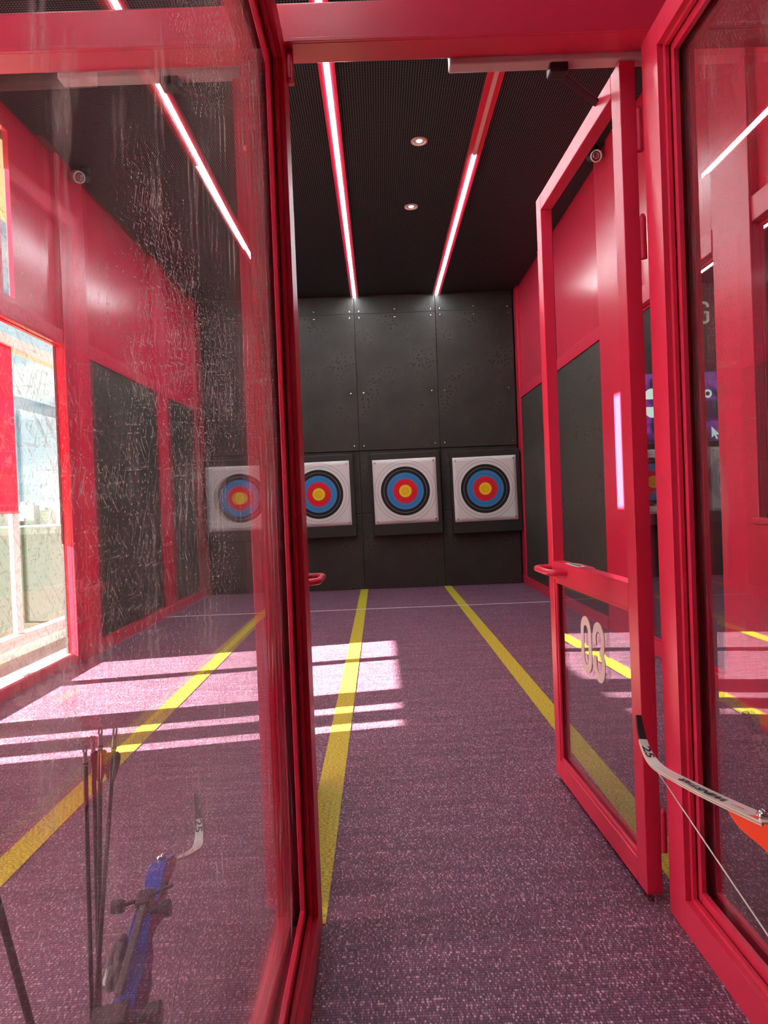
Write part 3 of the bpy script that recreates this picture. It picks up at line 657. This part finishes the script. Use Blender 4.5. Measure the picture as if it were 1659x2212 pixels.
def make_bow(origin, Mrot, riser_mat, string_mat, label, letters, scale=1, bend=1):
    o = bpy.data.objects.new('recurve_bow', None); C.objects.link(o); o.empty_display_size = .1
    M = Matrix(Mrot).to_4x4() @ Matrix.Scale(scale, 4); M.translation = origin; o.matrix_world = M
    tag(o, label, 'bow', 'recurve bows on the booth racks')
    def limb(sg):
        pr_ = limb_profile(sg, bend); tip = [p for p in pr_ if abs(p[0]) > .79]; main = [p for p in pr_ if abs(p[0]) <= .80]
        def sheet(pp, th, off=0):
            vs = []
            for i, (s, t_, w_) in enumerate(pp):
                a = pp[max(i - 1, 0)]; b_ = pp[min(i + 1, len(pp) - 1)]; d = Vector((b_[0] - a[0], b_[1] - a[1])).normalized(); nn = Vector((-d.y, d.x)) * (1 if sg > 0 else -1)
                for yy in (-1, 1):
                    for h in (0, 1): q_ = Vector((s, t_)) + nn * (h * th + off); vs.append((q_.x, q_.y, yy * w_ / 2))
            fs = []
            for i in range(len(pp) - 1):
                a = 4 * i; b_ = a + 4; fs += [(a, a + 2, b_ + 2, b_), (a + 1, b_ + 1, b_ + 3, a + 3), (a, b_, b_ + 1, a + 1), (a + 2, a + 3, b_ + 3, b_ + 2)]
            e = 4 * (len(pp) - 1); fs += [(0, 1, 3, 2), (e, e + 2, e + 3, e + 1)]
            return vs, fs
        l = MB().add(*sheet(main, .007)).build('limb', LIMB, o)
        MB().add(*sheet(tip, .009, -.001)).build('limb_tip', BLACK, l)
        MB().add(*sheet([(s, t_, w_ * 1.01) for s, t_, w_ in main], .0022, .0024)).build('core_layer', WOODCORE, l)
        return l
    up = limb(1); limb(-1)
    # lettering wrapped along the back of the upper limb
    prf = limb_profile(1, bend); arc = [0]
    for a, b_ in zip(prf, prf[1:]): arc.append(arc[-1] + math.hypot(b_[0] - a[0], b_[1] - a[1]))
    def at(d):
        for i in range(len(arc) - 1):
            if arc[i + 1] >= d or i == len(arc) - 2:
                u = (d - arc[i]) / (arc[i + 1] - arc[i]); a, b_ = prf[i], prf[i + 1]; dd = Vector((b_[0] - a[0], b_[1] - a[1])).normalized()
                return Vector((a[0] + (b_[0] - a[0]) * u, a[1] + (b_[1] - a[1]) * u)), Vector((dd.y, -dd.x))
    for txt, d0, hgt, lenk, across, m_, woff in letters:
        vs, fs = text_mesh(txt, 1.0); xs = [v_.x for v_ in vs]; ys = [v_.y for v_ in vs]; x0, y0 = min(xs), min(ys); k = hgt / (max(ys) - y0); out_ = []
        for v_ in vs:
            if across: d = d0 - (v_.x - x0) * k * lenk; ww = (v_.y - y0) * k - hgt / 2
            else: d = d0 + (v_.x - x0) * k * lenk; ww = -((v_.y - y0) * k - hgt / 2)
            pt, nn = at(d); pt = pt + nn * .0012; out_.append((pt.x, pt.y, -(ww + woff)))
        MB().add(out_, fs).build('lettering', m_, up, recalc=False)
    # riser with grip, sight window and limb pockets
    outline = [(.375, .036), (.386, .046), (.34, .052), (.27, .038), (.22, .036), (.16, .050), (.10, .030), (.05, .020), (.03, .046), (-.03, .060), (-.07, .056), (-.11, .036), (-.17, .050), (-.22, .036), (-.27, .038), (-.34, .052), (-.386, .046), (-.375, .036), (-.34, .019), (-.30, .002), (-.24, -.010), (-.16, .008), (-.09, .004), (-.02, .012), (.04, -.012), (.12, -.012), (.18, .004), (.24, -.010), (.30, .002), (.34, .019)]
    n = len(outline)
    sm_ = []
    for i in range(n):
        for k in range(3):
            u = k / 3; p0, p1, p2, p3 = outline[i - 1], outline[i], outline[(i + 1) % n], outline[(i + 2) % n]
            f_ = lambda a, b_, c, d: .5 * (2 * b_ + (c - a) * u + (2 * a - 5 * b_ + 4 * c - d) * u * u + (3 * b_ - a - 3 * c + d) * u ** 3)
            sm_.append((f_(p0[0], p1[0], p2[0], p3[0]), f_(p0[1], p1[1], p2[1], p3[1]) + .012))
    MB().prism(sm_, -.020, .020, lambda a, b_, d: (a, b_, d)).build('riser', riser_mat, o, .005)
    q = MB(); q.tube([(.02, .052, 0), (-.02, .074, 0), (-.07, .072, 0), (-.10, .052, 0)], [.016, .023, .022, .016], 14); q.build('grip', BLACK, o)
    for s in (.315, -.315): MB().lathe((s, .020, 0), (-.4 if s > 0 else .4, -1, 0), [(0, .011), (.010, .011), (.014, .008), (.015, 0)], 18).build('limb_bolt', STEEL, o)
    MB().lathe((.205, .02, -.0205), (0, 0, -1), [(0, .016), (.006, .016), (.008, .010), (.004, .008)], 18).build('bushing', BLACK, o)
    q = MB(); e = .735; g = .166 * (bend - 1); q.tube([(e, .176 + g, 0), (.4, .19 + g, 0), (0, .205 + g, 0), (-.4, .19 + g, 0), (-e, .176 + g, 0)], .0016, 8); q.build('bowstring', string_mat, o)
    return o, M
# right-hand bow in the open booth
oR = (.69, .976, .472); MR = ((-.033, -.131, -.991), (.977, .207, -.060), (.213, -.970, .121))
bowR, _ = make_bow(oR, MR, ORANGE, STRING, 'orange recurve bow with a white limb at the right edge, in front of the door',
    [('25', .530, .021, 1.5, True, INK, 0), ('WIN', .150, .022, 1.5, False, INK, -.003), ('STAR', .245, .019, 1.6, False, INK, -.002), ('\u2019', .225, .008, 1.5, False, INKRED, .0), ('NIKO', .085, .008, 1.6, False, INKRED, -.004)])
oL = (-.414, 1.115, .439); ML = ((-.138, .123, -.983), (.984, .126, -.122), (.109, -.984, -.138))
bowL, ML4 = make_bow(oL, ML, BLUE, STRINGP, 'blue recurve bow with sight, behind the left glass beside the arrows',
    [('25', .585, .021, 1.5, True, INK, 0)], .8, 1.42)
# sight, rail, knobs and damper on the blue bow (parts of the bow); +z is the left side as seen from the booth
q = MB(); q.box(.085, .135, -.030, .012, -.018, .012); q.build('sight_block', BLACK, bowL, .004)
q = MB(); q.tube([(.105, -.022, .038), (.110, -.022, .0), (.135, -.022, -.060)], .0042, 10); q.build('sight_bar', BLACK, bowL)
MB().lathe((.104, -.022, .050), (.75, -.62, 0), [(-.010, .010), (-.010, .015), (.010, .015), (.010, .010), (-.010, .010)], 20).build('sight_ring', BLACK, bowL)
q = MB(); q.tube([(.088, -.005, -.018), (.086, -.005, -.040)], .008, 12); q.tube([(.086, -.005, -.040), (.085, -.005, -.058)], .017, 16); q.build('windage_knob', BLACK, bowL)
q = MB(); q.box(-.15, .085, -.026, -.014, -.012, .002); q.build('sight_rail', mat('grey_anodised', (.06, .06, .058), .4), bowL, .002)
q = MB(); q.lathe((-.10, .004, .030), (1, 0, 0), [(0, 0), (.01, .013), (.05, .019), (.10, .018), (.14, .008), (.145, 0)], 18); q.build('side_guard', DARK, bowL)
q = MB(); q.box(-.215, -.165, -.022, .03, -.028, .032); q.tube([(-.19, 0, -.028), (-.19, 0, -.062)], .009, 12); q.tube([(-.19, 0, -.060), (-.19, 0, -.082)], .019, 16); q.tube([(-.19, 0, .032), (-.195, 0, .075)], .013, 12); q.build('damper_block', BLACK, bowL, .003)

# low racks that carry the bows
def rack(pt, M, lab, s0, t0, side):
    a = pt + M @ Vector((s0, t0, 0)); px = a.x + side * .075; o = empty('bow_rack', (px, a.y, 0)); tag(o, lab, 'bow stand', 'low black bow racks')
    q = MB(); q.lathe((0, 0, 0), (0, 0, 1), [(0, 0), (0, .095), (.012, .095), (.02, .03), (.02, 0)], 24); q.build('base', BLACK, o)
    h = a.z - .012; dx = -side * .075
    MB().tube([(0, 0, .018), (0, 0, h - .012)], .012, 14).build('post', BLACK, o)
    q = MB(); q.tube([(0, 0, h - .016), (dx * .45, 0, h - .008), (dx * .55, 0, h + .012)], .006, 12) if False else None
    q.tube([(0, 0, h - .014), (dx, 0, h - .008), (dx * 1.38, 0, h - .006), (dx * 1.42, 0, h + .02)], .006, 12); q.build('cradle', BLACK, o)
rack(Vector(oL), Matrix(ML), 'black rack under the blue bow on the left', -.14, .060, -1)
rack(Vector(oR), Matrix(MR), 'black rack under the orange bow on the right', -.18, .072, -1)

# ------------------------------------------------------------------ arrows standing in a floor quiver
qv = empty('floor_quiver', (-.515, 1.195, 0)); tag(qv, 'black floor quiver holding the upright arrows in the left booth', 'quiver')
MB().lathe((0, 0, 0), (0, 0, 1), [(0, 0), (0, .10), (.012, .10), (.014, .062), (.20, .062), (.20, .058), (.016, .058), (.016, 0)], 28).build('tube', BLACK, qv)
def arrow(foot, nock, vanes, roll, lab):
    o = bpy.data.objects.new('arrow', None); C.objects.link(o); o.empty_display_size = .05
    f_, n_ = Vector(foot), Vector(nock); L = (n_ - f_).length; o.location = f_
    o.rotation_mode = 'QUATERNION'; zz = (n_ - f_).normalized(); xx = (Vector((1, 0, 0)) - zz * zz.x).normalized(); o.rotation_quaternion = Matrix((xx, zz.cross(xx), zz)).transposed().to_quaternion()
    tag(o, lab, 'arrow', 'arrows in the floor quiver')
    MB().tube([(0, 0, 0), (0, 0, L - .035)], .0040, 12).build('shaft', DARK, o)
    q = MB(); q.tube([(0, 0, L - .036), (0, 0, L - .012)], [.0042, .0034], 12); q.box(-.0034, -.0014, -.0022, .0022, L - .012, L); q.box(.0014, .0034, -.0022, .0022, L - .012, L); q.build('nock', NOCK, o)
    tagc = MB(); tagc.tube([(0, 0, L - .034), (0, 0, L - .030)], .0048, 12); tagc.build('collar', BLACK, o)
    for k, vm in enumerate(vanes):
        a = PI + 2 * PI * k / 3; pf = [(.0035, .094), (.0035, .040), (.009, .0405), (.0135, .045), (.0155, .053), (.0145, .064), (.0095, .081)]
        MB().prism(pf, -.0006, .0006, lambda r, z, d: (r * math.cos(a) - d * math.sin(a), r * math.sin(a) + d * math.cos(a), L - z)).build('vane', vm, o, recalc=True)
arrow((-.530, 1.205, .018), (-.521, 1.215, .728), (), 0, 'plain dark arrow shaft, leftmost and shortest of the arrows')
arrow((-.530, 1.235, .018), (-.517, 1.240, .735), (), 0, 'dark arrow shaft touching the leftmost arrow, with a pale nock')
arrow((-.518, 1.185, .018), (-.487, 1.20, .762), (VANEK, VANER, VANER), 0, 'dark arrow with black and red vanes, middle of the group')
arrow((-.535, 1.165, .018), (-.460, 1.195, .760), (VANER, VANEK, VANEK), 0, 'dark arrow with a bright red vane, rightmost of the group')
# dark stick crossing the lower left corner
st_ = empty('stabiliser_rod', (-.70, 1.38, .0)); tag(st_, 'dark slanting rod in the lower left corner of the left booth', 'rod')
MB().tube([(0.06, -.08, .004), (-.10, -.05, .64)], [.0075, .0075], 12).build('rod', DARK, st_)
MB().lathe((0.06, -.08, 0), (0, 0, 1), [(0, 0), (0, .02), (.008, .02), (.012, .01), (.012, 0)], 16).build('rubber_foot', BLACK, st_)

# ------------------------------------------------------------------ red cabinet by the right wall
cb = empty('cabinet', (1.80, 3.05, 0)); tag(cb, 'red cabinet at the right edge, beyond the right glass', 'cabinet')
bx('body', RED, cb, -.075, .0, -.25, .22, 0, .955, bevel=.004); bx('top', RED, cb, -.085, .0, -.26, .23, .957, .985, bevel=.004)
q = MB(); q.lathe((-.04, .10, .986), (0, 0, 1), [(0, 0), (0, .034), (.025, .034), (.034, .02), (.034, 0)], 20); q.build('knob', BLACK, cb)

# ------------------------------------------------------------------ outside: field, shrubs, far town
FIELD = mat('summer_field', (.22, .24, .08), .9); colnoise(FIELD, .12, (.34, .31, .15), (.17, .25, .07), (1, 1, 1), .35, .65, 6)
q = MB(); q.add([(-900, -200, -7), (-5, -200, -7), (-5, 1500, -7), (-900, 1500, -7)], [(0, 1, 2, 3)]); st(q.build('ground_field', FIELD))
SHRUB = mat('shrub_leaves', (.14, .20, .05), .9); colnoise(SHRUB, 1.5, (.10, .11, .04), (.04, .07, .02))
q = MB()
for i in range(70):
    y = random.uniform(25, 130); x = -y * random.uniform(.36, .62) - random.uniform(0, 3)
    if 22 < y < 42 and x < -11: y += 24
    r = random.uniform(.6, 2.0) * (1 + y / 120)
    bmx = bmesh.new(); bmesh.ops.create_icosphere(bmx, subdivisions=3, radius=1)
    vs = [Vector((x, y, -7 + r * .3)) + Vector((v_.co.x * r * 1.4, v_.co.y * r * 1.4, v_.co.z * r * .8)) * (1 + .25 * math.sin(9 * v_.co.x + i) * math.sin(8 * v_.co.y + 2 * i) * math.cos(7 * v_.co.z)) for v_ in bmx.verts]
    q.add(vs, [tuple(v_.index for v_ in f_.verts) for f_ in bmx.faces], True); bmx.free()
o = q.build('shrubs', SHRUB, recalc=False); tag(o, 'sunlit green shrubs on the field outside the left window', 'shrubs', kind='stuff')
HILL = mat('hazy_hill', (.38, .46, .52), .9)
q = MB(); n = 40
vs = []
for i in range(n + 1): x = -760 + i * 16; vs += [(x, 1180, -7), (x, 1200, -7 + 22 + 14 * math.sin(i * .55) + 7 * math.sin(i * 1.7))]
vs2 = [(x, y + 120, -7) for (x, y, z) in vs[1::2]]
q.add(vs + vs2, [(2 * i, 2 * i + 2, 2 * i + 3, 2 * i + 1) for i in range(n)] + [(2 * i + 1, 2 * i + 3, 2 * (n + 1) + i + 1, 2 * (n + 1) + i) for i in range(n)]); st(q.build('hills', HILL, recalc=False))
BLD = mat('pale_concrete', (.30, .29, .29), .8); BWIN = mat('block_windows', (.30, .34, .38), .4)
for i in range(16):
    y = random.uniform(620, 660); x = -640 * (.40 + .021 * i); wd = random.uniform(7.5, 11.5); h = random.uniform(12, 25); dp = 12
    o = empty('apartment_block', (x, y, -7)); tag(o, 'pale apartment block in the distant skyline outside the left window', 'building', 'distant apartment blocks')
    q = MB(); q.box(-wd / 2, wd / 2, -dp / 2, dp / 2, 0, h); q.box(-2, 2, -2, 2, h, h + 2.5); q.build('walls', BLD, o)
    q = MB(); nf = int(h / 3)
    for j in range(nf): q.box(-wd / 2 + .8, wd / 2 - .8, -dp / 2 - .15, -dp / 2 - .02, 1 + j * 3, 2.3 + j * 3)
    q.build('window_band', BWIN, o)
o = empty('shed', (-17.5, 30, -7)); o.rotation_euler = (0, 0, .5); tag(o, 'low pale building close outside the left window', 'building')
CREAM = mat('cream_render', (.20, .20, .155), .8)
bx('walls', CREAM, o, -3.5, 3.5, -3, 3, 0, 7.4); bx('roof', mat('grey_roof', (.4, .38, .36), .7), o, -3.7, 3.7, -3.2, 3.2, 7.4, 7.7)
